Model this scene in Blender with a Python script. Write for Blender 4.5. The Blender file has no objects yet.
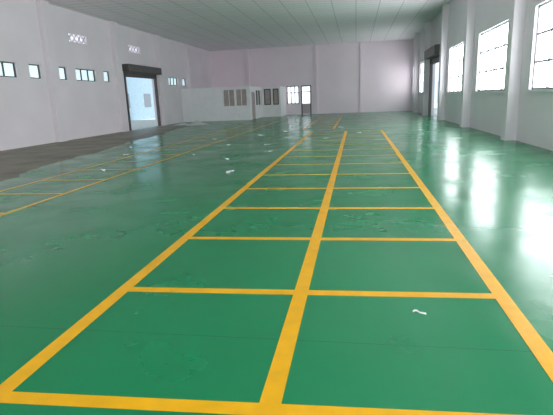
import bpy, math, random
from mathutils import Vector, Matrix
random.seed(4)
S = bpy.context.scene
try:
    S.view_settings.view_transform = 'Standard'
    S.view_settings.look = 'None'
except Exception as e:
    print(e)

# ------------------------------------------------------------------ materials
def mat(name, col, rough=0.6, metal=0.0, noise=0.0, nscale=3.0, bump=0.0, bscale=20.0, emit=None, estr=0.0, spec=0.5):
    m = bpy.data.materials.new(name); m.use_nodes = True
    nt = m.node_tree; b = nt.nodes['Principled BSDF']
    b.inputs['Base Color'].default_value = (*col, 1)
    b.inputs['Roughness'].default_value = rough
    b.inputs['Metallic'].default_value = metal
    b.inputs['Specular IOR Level'].default_value = spec
    tc = nt.nodes.new('ShaderNodeTexCoord')
    if noise > 0:
        n = nt.nodes.new('ShaderNodeTexNoise'); n.inputs['Scale'].default_value = nscale
        n.inputs['Detail'].default_value = 5
        nt.links.new(tc.outputs['Object'], n.inputs['Vector'])
        r = nt.nodes.new('ShaderNodeValToRGB')
        r.color_ramp.elements[0].position = .3; r.color_ramp.elements[1].position = .7
        r.color_ramp.elements[0].color = (*[c*(1-noise) for c in col], 1)
        r.color_ramp.elements[1].color = (*[min(1, c*(1+noise)) for c in col], 1)
        nt.links.new(n.outputs['Fac'], r.inputs['Fac'])
        nt.links.new(r.outputs['Color'], b.inputs['Base Color'])
    if bump > 0:
        n2 = nt.nodes.new('ShaderNodeTexNoise'); n2.inputs['Scale'].default_value = bscale
        nt.links.new(tc.outputs['Object'], n2.inputs['Vector'])
        bp = nt.nodes.new('ShaderNodeBump'); bp.inputs['Strength'].default_value = bump
        bp.inputs['Distance'].default_value = 0.01
        nt.links.new(n2.outputs['Fac'], bp.inputs['Height'])
        nt.links.new(bp.outputs['Normal'], b.inputs['Normal'])
    if emit:
        b.inputs['Emission Color'].default_value = (*emit, 1)
        b.inputs['Emission Strength'].default_value = estr
    return m

WIN = 12.0
M_wall  = mat('plaster_lavender', (.84,.775,.82), .75, noise=.04, nscale=.5, bump=.15, bscale=8)
M_back  = mat('plaster_pink', (.93,.81,.88), .75, noise=.03, nscale=.4)
M_white = mat('white_partition', (.90,.88,.90), .6, noise=.03)
M_yel   = mat('yellow_line_paint', (.82,.41,.002), .35, noise=.08, nscale=6, spec=.35)
M_frame = mat('aluminium_frame', (.36,.38,.40), .4, .4)
M_dark  = mat('dark_frame', (.10,.085,.085), .5)
M_shut  = mat('shutter_steel', (.12,.11,.11), .45, .3, noise=.15, nscale=5)
M_louv  = mat('louvre_tan', (.50,.42,.40), .5, noise=.1)
M_pipe  = mat('pipe_grey', (.45,.42,.46), .5)
M_scrap = mat('paper_scrap', (.85,.85,.88), .7)
M_rubble= mat('pale_rubble', (.62,.60,.60), .9, noise=.2, nscale=6)
M_out   = mat('exterior_render', (.62,.80,.88), .8, noise=.08)
M_ground= mat('exterior_ground', (.45,.47,.44), .9, noise=.1)
M_bare  = mat('bare_screed', (.19,.17,.12), .5, noise=.4, nscale=.9, bump=.4, bscale=5)
M_doorg = mat('painted_door', (.55,.45,.50), .5)

def pane_mat(name, col, strength):
    m = bpy.data.materials.new(name); m.use_nodes = True
    nt = m.node_tree; b = nt.nodes['Principled BSDF']
    b.inputs['Base Color'].default_value = (.8,.85,.88,1); b.inputs['Roughness'].default_value = .1
    tc = nt.nodes.new('ShaderNodeTexCoord'); n = nt.nodes.new('ShaderNodeTexNoise')
    n.inputs['Scale'].default_value = .8
    nt.links.new(tc.outputs['Object'], n.inputs['Vector'])
    r = nt.nodes.new('ShaderNodeValToRGB')
    r.color_ramp.elements[0].position=.35; r.color_ramp.elements[1].position=.6
    r.color_ramp.elements[0].color = (*[c*.8 for c in col],1); r.color_ramp.elements[1].color = (*col,1)
    nt.links.new(n.outputs['Fac'], r.inputs['Fac'])
    nt.links.new(r.outputs['Color'], b.inputs['Emission Color'])
    b.inputs['Emission Strength'].default_value = strength
    return m
M_pane = pane_mat('daylit_glass', (.93,.97,1.0), WIN)
M_paneFill = pane_mat('fill_glow_glass', (.95,.97,1.0), 8)  # emission for the added fill windows behind the viewer
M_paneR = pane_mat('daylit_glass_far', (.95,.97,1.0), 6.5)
M_paneL = pane_mat('daylit_glass_dim', (.62,.85,.92), .9)
M_paneB = pane_mat('daylit_glass_bright', (.85,.92,1.0), 1.6)

# floor epoxy
def floor_mat():
    m = bpy.data.materials.new('green_epoxy'); m.use_nodes=True
    nt=m.node_tree; b=nt.nodes['Principled BSDF']; L=nt.links.new
    b.inputs['Specular IOR Level'].default_value=.42
    tc=nt.nodes.new('ShaderNodeTexCoord')
    n=nt.nodes.new('ShaderNodeTexNoise'); n.inputs['Scale'].default_value=.4; n.inputs['Detail'].default_value=6; n.inputs['Roughness'].default_value=.6
    L(tc.outputs['Object'], n.inputs['Vector'])
    r=nt.nodes.new('ShaderNodeValToRGB'); r.color_ramp.elements[0].position=.3; r.color_ramp.elements[1].position=.72
    r.color_ramp.elements[0].color=(.001,.185,.066,1); r.color_ramp.elements[1].color=(.002,.225,.088,1)
    L(n.outputs['Fac'], r.inputs['Fac'])
    # slab joint every 6 m along the hall
    sx=nt.nodes.new('ShaderNodeSeparateXYZ'); L(tc.outputs['Object'], sx.inputs[0])
    a=nt.nodes.new('ShaderNodeMath'); a.operation='ADD'; a.inputs[1].default_value=60-2.83
    L(sx.outputs['Y'], a.inputs[0])
    md=nt.nodes.new('ShaderNodeMath'); md.operation='MODULO'; md.inputs[1].default_value=6.0
    L(a.outputs[0], md.inputs[0])
    lt=nt.nodes.new('ShaderNodeMath'); lt.operation='LESS_THAN'; lt.inputs[1].default_value=.006
    L(md.outputs[0], lt.inputs[0])
    mx=nt.nodes.new('ShaderNodeMixRGB'); mx.inputs['Color2'].default_value=(.003,.12,.05,1)
    L(lt.outputs[0], mx.inputs['Fac']); L(r.outputs['Color'], mx.inputs['Color1'])
    L(mx.outputs['Color'], b.inputs['Base Color'])
    n2=nt.nodes.new('ShaderNodeTexNoise'); n2.inputs['Scale'].default_value=1.0; n2.inputs['Detail'].default_value=5
    L(tc.outputs['Object'], n2.inputs['Vector'])
    mr=nt.nodes.new('ShaderNodeMapRange'); mr.inputs['From Min'].default_value=.3; mr.inputs['From Max'].default_value=.7
    mr.inputs['To Min'].default_value=.15; mr.inputs['To Max'].default_value=.31
    L(n2.outputs['Fac'], mr.inputs['Value']); L(mr.outputs[0], b.inputs['Roughness'])
    n3=nt.nodes.new('ShaderNodeTexNoise'); n3.inputs['Scale'].default_value=1.8; n3.inputs['Detail'].default_value=2.5
    L(tc.outputs['Object'], n3.inputs['Vector'])
    bp=nt.nodes.new('ShaderNodeBump'); bp.inputs['Strength'].default_value=.2; bp.inputs['Distance'].default_value=.02
    L(n3.outputs['Fac'], bp.inputs['Height']); L(bp.outputs['Normal'], b.inputs['Normal'])
    return m
M_floor=floor_mat()

def ceil_mat():
    m = bpy.data.materials.new('ceiling_panels'); m.use_nodes=True
    nt=m.node_tree; b=nt.nodes['Principled BSDF']; L=nt.links.new
    tc=nt.nodes.new('ShaderNodeTexCoord')
    br=nt.nodes.new('ShaderNodeTexBrick'); br.offset=0
    br.inputs['Scale'].default_value=1; br.inputs['Brick Width'].default_value=1.22; br.inputs['Row Height'].default_value=.61
    br.inputs['Mortar Size'].default_value=.025
    br.inputs['Color1'].default_value=(.87,.84,.86,1); br.inputs['Color2'].default_value=(.90,.87,.89,1)
    br.inputs['Mortar'].default_value=(.60,.60,.61,1)
    L(tc.outputs['Object'], br.inputs['Vector']); L(br.outputs['Color'], b.inputs['Base Color'])
    b.inputs['Roughness'].default_value=.6
    return m
M_ceil=ceil_mat()

# ------------------------------------------------------------------ mesh helpers
def mesh_obj(name, verts, faces, m, parent=None):
    me=bpy.data.meshes.new(name); me.from_pydata(verts,[],faces); me.update()
    o=bpy.data.objects.new(name,me); S.collection.objects.link(o)
    me.materials.append(m)
    if parent: o.parent=parent
    return o
def boxes(name, bl, m, parent=None, bevel=0):
    V=[];F=[]
    for (x0,x1,y0,y1,z0,z1) in bl:
        k=len(V)
        V+=[(x0,y0,z0),(x1,y0,z0),(x1,y1,z0),(x0,y1,z0),(x0,y0,z1),(x1,y0,z1),(x1,y1,z1),(x0,y1,z1)]
        F+=[tuple(k+i for i in f) for f in ((0,3,2,1),(4,5,6,7),(0,1,5,4),(1,2,6,5),(2,3,7,6),(3,0,4,7))]
    o=mesh_obj(name,V,F,m,parent)
    if bevel:
        b=o.modifiers.new('b','BEVEL'); b.width=bevel; b.segments=2
    return o
def empty(name, loc=(0,0,0)):
    e=bpy.data.objects.new(name,None); S.collection.objects.link(e); e.empty_display_size=.2
    return e
def wall_cells(a0,a1,z0,z1,ops):
    A=sorted({a0,a1,*[o[0] for o in ops],*[o[1] for o in ops]})
    out=[]
    for i in range(len(A)-1):
        p,q=A[i],A[i+1]; c=(p+q)/2
        hs=sorted([(o[2],o[3]) for o in ops if o[0]<c<o[1]])
        z=z0
        for h in hs:
            if h[0]>z: out.append((p,q,z,h[0]))
            z=h[1]
        if z<z1: out.append((p,q,z,z1))
    return out

XL,XR,Y0,YB,H=-13.8,5.0,-9.0,44.9,6.2
T=.28
# floor, ceiling
boxes('floor',[(XL-T,XR+T,Y0-T,YB+T,-.2,0)],M_floor)
boxes('ceiling',[(XL-T,XR+T,Y0-T,YB+T,H,H+.15)],M_ceil)

# right wall
WR=[(-7.6,-3.4),(-1.4,2.8),(4.8,9.0),(10.9,15.1),(17.15,21.4),(23.5,27.7),(36.3,39.9),(41.3,44.2)]  # first three are out of view, added to light the near zone
wz=(1.55,3.85)
doorR=(30.0,34.0,0,3.75)
ops=[(a,b,*wz) for a,b in WR]+[doorR]
boxes('wall_right',[(XR,XR+T,a,b,c,d) for a,b,c,d in wall_cells(Y0,YB,0,H,ops)],M_wall)
# left wall
WL=[(10.3,12.6),(16.0,18.0),(18.75,19.55),(20.85,21.5),(22.2,24.1),(24.9,25.6),(34.2,36.1),(37.1,38.0)]
wlz=(2.85,3.45)
VL=[(9.8,11.4,4.7,5.1),(15.9,17.4,4.7,5.1),(22.0,23.6,4.7,5.1),(28.2,29.8,4.75,5.15)]
doorL=(27.3,31.8,0,3.5)
ops=[(a,b,*wlz) for a,b in WL]+VL+[doorL]
boxes('wall_left',[(XL-T,XL,a,b,c,d) for a,b,c,d in wall_cells(Y0,YB,0,H,ops)],M_wall)
# far wall
bw=(-6.45,-5.3,1.0,2.65); bd=(-5.1,-4.15,0,2.65)
boxes('wall_back',[(a,b,YB,YB+T,c,d) for a,b,c,d in wall_cells(XL,XR,0,H,[bw,bd])],M_back)
# wall behind the viewer; its large glowing windows are added for fill light
FILL_W=[(-12.5,-8.5,1.2,4.6),(-7,-3,1.2,4.6),(-1.5,2.5,1.2,4.6)]
boxes('wall_front',[(a,b,Y0-T,Y0,c,d) for a,b,c,d in wall_cells(XL,XR,0,H,FILL_W)],M_wall)

# trims (pilasters)
k=1
for y in (-3.8,2.2,8.2,14.1,20.15,26.4,32.5,38.6):
    boxes('trim_%d'%k,[(XL,XL+.22,y-.3,y+.3,0,H)],M_wall,bevel=.01);k+=1
for y in (-2.4,3.8,9.95,16.1,22.4,28.5,34.9,40.6):
    boxes('trim_%d'%k,[(XR-.34,XR,y-.24,y+.24,0,H)],M_wall,bevel=.01);k+=1
for x in (-10.1,-3.65,.5):
    boxes('trim_%d'%k,[(x-.13,x+.13,YB-.1,YB,0,H)],M_back);k+=1

# windows in side walls
wn=[1]
def side_window(xin,a,b,z0,z1,side,pane,nm=4,nh=1,fr=M_frame,bar=.06):
    """side=+1 right wall, -1 left wall"""
    e=empty('window_%d'%wn[0]); wn[0]+=1
    xc=xin+side*.12
    lo,hi=xc-.03,xc+.03
    f=[(lo,hi,a,b,z0,z0+bar),(lo,hi,a,b,z1-bar,z1),(lo,hi,a,a+bar,z0,z1),(lo,hi,b-bar,b,z0,z1)]
    for i in range(1,nm):
        y=a+(b-a)*i/nm; f.append((lo,hi,y-bar/2,y+bar/2,z0,z1))
    for i in range(1,nh+1):
        z=z0+(z1-z0)*i/(nh+1); f.append((lo,hi,a,b,z-bar/2,z+bar/2))
    boxes('frame',f,fr,e)
    px=xc+side*.05
    boxes('glass',[(min(px,px+side*.01),max(px,px+side*.01),a,b,z0,z1)],pane,e)
    return e
for a,b in WR:
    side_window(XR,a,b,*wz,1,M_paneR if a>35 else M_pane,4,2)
    w=boxes('sill',[(XR-.07,XR+.1,a-.08,b+.08,wz[0]-.07,wz[0])],M_wall); w.parent=bpy.data.objects['window_%d'%(wn[0]-1)]
for a,b in WL:
    side_window(XL,a,b,*wlz,-1,M_paneL,3 if b-a>1.5 else 1,0,M_dark,.045)
# lattice vents high on the left wall
for a,b,c,d in VL:
    e=empty('vent_lattice')
    V=[];F=[]
    n=4; w=(b-a)/n; t=.035; xa,xb=XL-.16,XL-.06
    def bar(p,q):
        dy,dz=q[0]-p[0],q[1]-p[1]; l=math.hypot(dy,dz); ny,nz=-dz/l*t,dy/l*t
        kk=len(V)
        for x in (xa,xb):
            for (s,r) in ((p,1),(p,-1),(q,-1),(q,1)):
                V.append((x,s[0]+ny*r,s[1]+nz*r))
        F.extend([tuple(kk+i for i in f) for f in ((0,1,2,3),(7,6,5,4),(0,4,5,1),(1,5,6,2),(2,6,7,3),(3,7,4,0))])
    for i in range(n):
        y=a+i*w
        bar((y,c),(y+w,d)); bar((y,d),(y+w,c))
    mesh_obj('lattice',V,F,M_wall,e)
    boxes('backing_glass',[(XL-.24,XL-.22,a,b,c,d)],M_paneB,e)
# added fill-light windows behind the viewer, never in view
for x0,x1,z0,z1 in FILL_W:
    e=empty('window_%d'%wn[0]); wn[0]+=1
    f=[(x0,x1,Y0-.15,Y0-.09,z0,z0+.06),(x0,x1,Y0-.15,Y0-.09,z1-.06,z1)]
    for i in range(5):
        x=x0+(x1-x0)*i/4; x=min(max(x,x0+.03),x1-.03); f.append((x-.03,x+.03,Y0-.15,Y0-.09,z0,z1))
    boxes('frame',f,M_frame,e)
    boxes('glass',[(x0,x1,Y0-.2,Y0-.19,z0,z1)],M_paneFill,e)

# back wall window + door
e=empty('window_%d'%wn[0]); wn[0]+=1
a,b,c,d=bw
f=[(a,b,YB+.02,YB+.1,c,c+.07),(a,b,YB+.02,YB+.1,d-.07,d),(a,b,YB+.02,YB+.1,2.0,2.06)]
for i in range(4):
    x=a+.035+(b-a-.07)*i/3; f.append((x-.035,x+.035,YB+.02,YB+.1,c,d))
boxes('frame',f,M_dark,e); boxes('glass',[(a,b,YB+.14,YB+.15,c,d)],M_paneB,e)
e=empty('door_1')
a,b,c,d=bd
boxes('frame',[(a,a+.1,YB-.03,YB+.15,0,d),(b-.1,b,YB-.03,YB+.15,0,d),(a,b,YB-.03,YB+.15,d-.1,d),(a,b,YB-.03,YB+.15,2.05,2.12)],M_dark,e)
boxes('leaf',[(a+.08,b-.08,YB+.05,YB+.1,.02,1.0)],M_doorg,e)
boxes('glass',[(a+.08,b-.08,YB+.06,YB+.08,1.0,d-.08)],M_paneB,e)

# roller shutter doors
def shutter(name,xw,side,a,b,h,top,drop):
    e=empty(name); s=-side  # s points into room
    def X(p,q):
        u,v=xw+s*p,xw+s*q; return (min(u,v),max(u,v))
    boxes('guide_rails',[(*X(-.1,.07),a-.1,a+.04,0,h),(*X(-.1,.07),b-.04,b+.1,0,h)],M_dark,e)
    boxes('housing',[(*X(0,.45),a-.2,b+.2,h,top)],M_shut,e,bevel=.04)
    sl=[];z=h
    while z>h-drop:
        sl.append((*X(-.03,.02),a,b,z-.1,z-.012)); sl.append((*X(-.02,.0),a,b,z-.012,z)); z-=.1
    boxes('slats',sl,M_shut,e)
    boxes('bottom_bar',[(*X(-.05,.04),a,b,z-.08,z)],M_dark,e)
    return e
shutter('door_2',XL,-1,doorL[0],doorL[1],3.5,3.95,.15)
shutter('door_3',XR,1,doorR[0],doorR[1],3.75,4.3,.3)

# exterior
boxes('exterior_ground',[(XL-12,XL-T,10,45,-.2,-.02),(XR+T,XR+12,15,50,-.2,-.02)],M_ground)
e=empty('neighbouring_building')
boxes('facade',[(XL-9,XL-8.5,20,60,-.05,9)],M_out,e)
boxes('facade_windows',[(XL-8.5,XL-8.46,y,y+1.6,1.2,2.6) for y in (28,33,38,43,48)],M_frame,e)
e=empty('perimeter_wall')
boxes('wall',[(XR+7,XR+7.3,20,75,-.05,3.0)],M_out,e)
boxes('coping',[(XR+6.9,XR+7.4,20,75,3.0,3.12)],M_white,e)

# site office (partition rooms)
e=empty('site_office')
oy=36.6; oh=2.55; ox=-8.2
wfr=[(-10.35,-9.42,1.1,2.42),(-9.34,-8.42,1.1,2.42)]
boxes('front_wall',[(p,q,oy,oy+.12,r,s) for p,q,r,s in wall_cells(XL,ox,0,oh,wfr)],M_white,e)
sops=[(37.3,38.3,0,2.1),(38.8,40.9,1.1,2.3)]
boxes('side_wall',[(ox-.12,ox,p,q,r,s) for p,q,r,s in wall_cells(oy+.12,41.5,0,oh,sops)],M_white,e)
f2=[(-8.0,-7.4,1.05,2.42),(-7.2,-6.7,1.05,2.42)]
boxes('annex_front_wall',[(p,q,41.5,41.62,r,s) for p,q,r,s in wall_cells(ox,-6.55,0,oh,f2)],M_white,e)
boxes('annex_side_wall',[(-6.67,-6.55,41.62,YB,0,oh)],M_white,e)
boxes('roof_slab',[(XL,ox,oy,YB,oh,oh+.06),(ox,-6.55,41.5,YB,oh,oh+.06)],M_white,e)
lv=[];fr=[]
for (p,q,r,s) in wfr:
    z=r+.06
    while z<s-.05:
        lv.append((p,q,oy+.04,oy+.08,z,z+.07)); z+=.1
    fr+=[(p,p+.04,oy-.02,oy+.1,r,s),(q-.04,q,oy-.02,oy+.1,r,s),(p,q,oy-.02,oy+.1,r,r+.04),(p,q,oy-.02,oy+.1,s-.04,s),((p+q)/2-.02,(p+q)/2+.02,oy-.02,oy+.1,r,s)]
boxes('louvres',lv,M_louv,e); 
boxes('louvre_backing',[(p,q,oy+.09,oy+.1,r,s) for p,q,r,s in wfr],M_louv,e)
boxes('louvre_frames',fr,M_white,e)
boxes('door_leaf',[(ox-.08,ox-.03,37.35,38.25,0.01,2.06)],M_louv,e)
boxes('door_frame',[(ox-.1,ox+.03,37.25,37.35,0,2.1),(ox-.1,ox+.03,38.25,38.35,0,2.1),(ox-.1,ox+.03,37.25,38.35,2.06,2.16)],M_doorg,e)
boxes('side_glass',[(ox-.08,ox-.06,38.8,40.9,1.1,2.3)],M_dark,e)
boxes('side_window_frame',[(ox-.1,ox+.02,y-.03,y+.03,1.1,2.3) for y in (38.83,39.85,40.87)],M_white,e)
boxes('annex_glass',[(p,q,41.56,41.58,r,s) for p,q,r,s in f2],M_louv,e)
fr=[]
for p,q,r,s in f2:
    fr+=[(p,p+.08,41.47,41.6,r,s),(q-.08,q,41.47,41.6,r,s),(p,q,41.47,41.6,r,r+.08),(p,q,41.47,41.6,s-.08,s)]
boxes('annex_frames',fr,M_dark,e)

# downpipes
def pipe(x,y):
    e=empty('downpipe')
    V=[];F=[];n=16;z1=H-.02
    for z in (0,z1):
        for i in range(n):
            a=2*math.pi*i/n; V.append((x+.05*math.cos(a),y+.05*math.sin(a),z))
    for i in range(n): F.append((i,(i+1)%n,n+(i+1)%n,n+i))
    F.append(tuple(range(n,2*n))); F.append(tuple(reversed(range(n))))
    mesh_obj('pipe',V,F,M_pipe,e)
    boxes('brackets',[(x-.065,x+.065,y-.065,y+.06,z,z+.04) for z in (.6,2.2,3.8,5.4)],M_pipe,e)
pipe(XR-.09,16.41); pipe(XR-.09,28.81)

# ------------------------------------------------------------------ floor markings
def strip(name,segs,m=M_yel,cross=()):
    V=[];F=[]
    def quad(p):
        k=len(V); V.extend(p); F.append((k,k+1,k+2,k+3))
    for (x0,x1,y0,y1,z) in segs: quad([(x0,y0,z),(x1,y0,z),(x1,y1,z),(x0,y1,z)])
    for (x0,x1,y,t,sk,z) in cross:
        xm=(x0+x1)/2; a=y+sk*(x0-xm); b=y+sk*(x1-xm)
        quad([(x0,a-t,z),(x1,b-t,z),(x1,b+t,z),(x0,a+t,z)])
    return mesh_obj(name,V,F,m)
w=.06
X3=(-2.03,-.455,1.14); ys=[2.10-1.52*3+1.52*i for i in range(17)]
SK={2:.04,3:.04,4:.03,5:.015}
strip('floor_bay_markings',[(x-w,x+w,ys[0],ys[-1]+.05,.003) for x in X3],cross=[(X3[0],X3[2],y,.052,SK.get(i,0),.0022) for i,y in enumerate(ys)])
XA=(-2.65,-1.1)
ys2=[23.6+1.9*i for i in range(9)]
strip('floor_bay_markings',[(x-w,x+w,ys2[0],ys2[-1],.003) for x in XA],cross=[(XA[0],XA[1],y,.05,0,.0022) for y in ys2])
X2=(-7.0,-5.42)
ys3=[6.3-1.52*5+1.52*i for i in range(24)]
strip('floor_bay_markings',[(x-.045,x+.045,ys3[0],ys3[-1],.003) for x in X2],cross=[(X2[0],X2[1],y,.04,0,.0022) for y in ys3])

# bare unpainted strip
edge=[]
y=-9
pts=[(-9,-7.4),(9.4,-8.1),(14,-8.9),(19.4,-9.7),(25,-10.3),(30.5,-11.3),(33,-13.7)]
def ex(y):
    for (a,xa),(b,xb) in zip(pts,pts[1:]):
        if a<=y<=b: return xa+(xb-xa)*(y-a)/(b-a)
    return -13.7
V=[];F=[];y=-9.0;i=0
while y<33:
    V+=[(XL,y,.0015),(ex(y)+random.uniform(-.12,.12)+.15*math.sin(y*.9),y,.0015)]
    if i: F.append((2*i-2,2*i-1,2*i+1,2*i))
    y+=.35;i+=1
mesh_obj('bare_floor_strip',V,F,M_bare)

# scraps: crumpled strips resting on floor
def scrap(x,y,l,wd,h=.015,name='paper_scrap'):
    V=[];F=[];n=8;ang=random.uniform(0,6.28);c=random.uniform(-1.5,1.5)
    px,py=x,y
    for i in range(n):
        t=ang+c*i/n*1.6
        px+=math.cos(t)*l/n; py+=math.sin(t)*l/n
        z=.004+abs(math.sin(i*1.7))*h
        nx,ny=-math.sin(t)*wd/2,math.cos(t)*wd/2
        V+=[(px+nx,py+ny,z),(px-nx,py-ny,z+h*.5*math.sin(i))]
        if i: F.append((2*i-2,2*i-1,2*i+1,2*i))
    o=mesh_obj(name,[(a,b,max(cc,.004)) for a,b,cc in V],F,M_scrap)
    s=o.modifiers.new('s','SOLIDIFY'); s.thickness=.003
    return o
# curled strip near the camera
V=[];F=[]
path=[(.42,3.325),(.435,3.335),(.45,3.332),(.462,3.32),(.47,3.305),(.483,3.295),(.50,3.29),(.512,3.297)]
for i,(px,py) in enumerate(path):
    zz=.004+.006*abs(math.sin(i*.9))
    V+=[(px,py-.009,zz),(px,py+.009,zz+.004)]
    if i: F.append((2*i-2,2*i-1,2*i+1,2*i))
o=mesh_obj('curled_paper_strip',V,F,M_scrap); s_=o.modifiers.new('s','SOLIDIFY'); s_.thickness=.003
scrap(-2.85,10.05,.26,.1,.03); scrap(-2.8,14.1,.28,.14,.03); scrap(-6.2,10.6,.22,.07,.03)
scrap(-4.6,16.5,.26,.12,.03); scrap(-6.0,19.0,.3,.14,.04); scrap(-1.2,18.2,.24,.1)
scrap(-3.5,12.4,.2,.08,.02); scrap(-3.2,16.2,.25,.12,.03); scrap(-4.3,20.5,.3,.15,.04); scrap(-2.9,19.0,.25,.12,.03)
scrap(-.9,24.5,.35,.15,.04); scrap(-3.4,22.5,.35,.15,.04); scrap(-8.3,16.4,.2,.1,.03)
scrap(-4.9,13.6,.18,.07,.02); scrap(-7.4,14.0,.2,.09,.03); scrap(.2,20.6,.25,.12,.03)

# rubble heap
def heap(cx,cy,rx,ry,h,name,m):
    V=[];F=[];n=20;r=7
    V.append((cx,cy,h))
    for j in range(1,r+1):
        for i in range(n):
            a=2*math.pi*i/n; t=j/r
            z=0 if j==r else max(.0,h*(1-t)**1.2*random.uniform(.6,1.3))
            q=random.uniform(.9,1.1)
            V.append((cx+rx*t*q*math.cos(a),cy+ry*t*q*math.sin(a),z))
    for i in range(n): F.append((0,1+i,1+(i+1)%n))
    for j in range(r-1):
        for i in range(n):
            p=1+j*n+i; s=1+j*n+(i+1)%n
            F.append((p,p+n,s+n,s))
    mesh_obj(name,V,F,m)
heap(-10.9,31.6,.8,.7,.28,'rubble_heap',M_rubble)
heap(-12.2,32.2,.6,.5,.15,'rubble_heap',M_rubble)

# ------------------------------------------------------------------ world
w_=bpy.data.worlds.new('World'); S.world=w_; w_.use_nodes=True
bg=w_.node_tree.nodes['Background']; bg.inputs[0].default_value=(.80,.90,1,1); bg.inputs[1].default_value=1.3

# ------------------------------------------------------------------ camera
th=math.radians(13.22); ps=math.radians(9.96); ro=.04
f=Vector((-math.sin(ps)*math.cos(th),math.cos(ps)*math.cos(th),-math.sin(th)))
r0=Vector((math.cos(ps),math.sin(ps),0)); u0=r0.cross(f)
up=u0*math.cos(ro)+r0*math.sin(ro); rt=r0*math.cos(ro)-u0*math.sin(ro)
cam=bpy.data.cameras.new('camera'); co=bpy.data.objects.new('camera',cam); S.collection.objects.link(co)
M=Matrix.Identity(4)
for i in range(3):
    M[i][0]=rt[i];M[i][1]=up[i];M[i][2]=-f[i]
M[0][3],M[1][3],M[2][3]=0,0,1.6
co.matrix_world=M
cam.sensor_width=36; cam.lens=465/553*36; cam.clip_end=300
S.camera=co
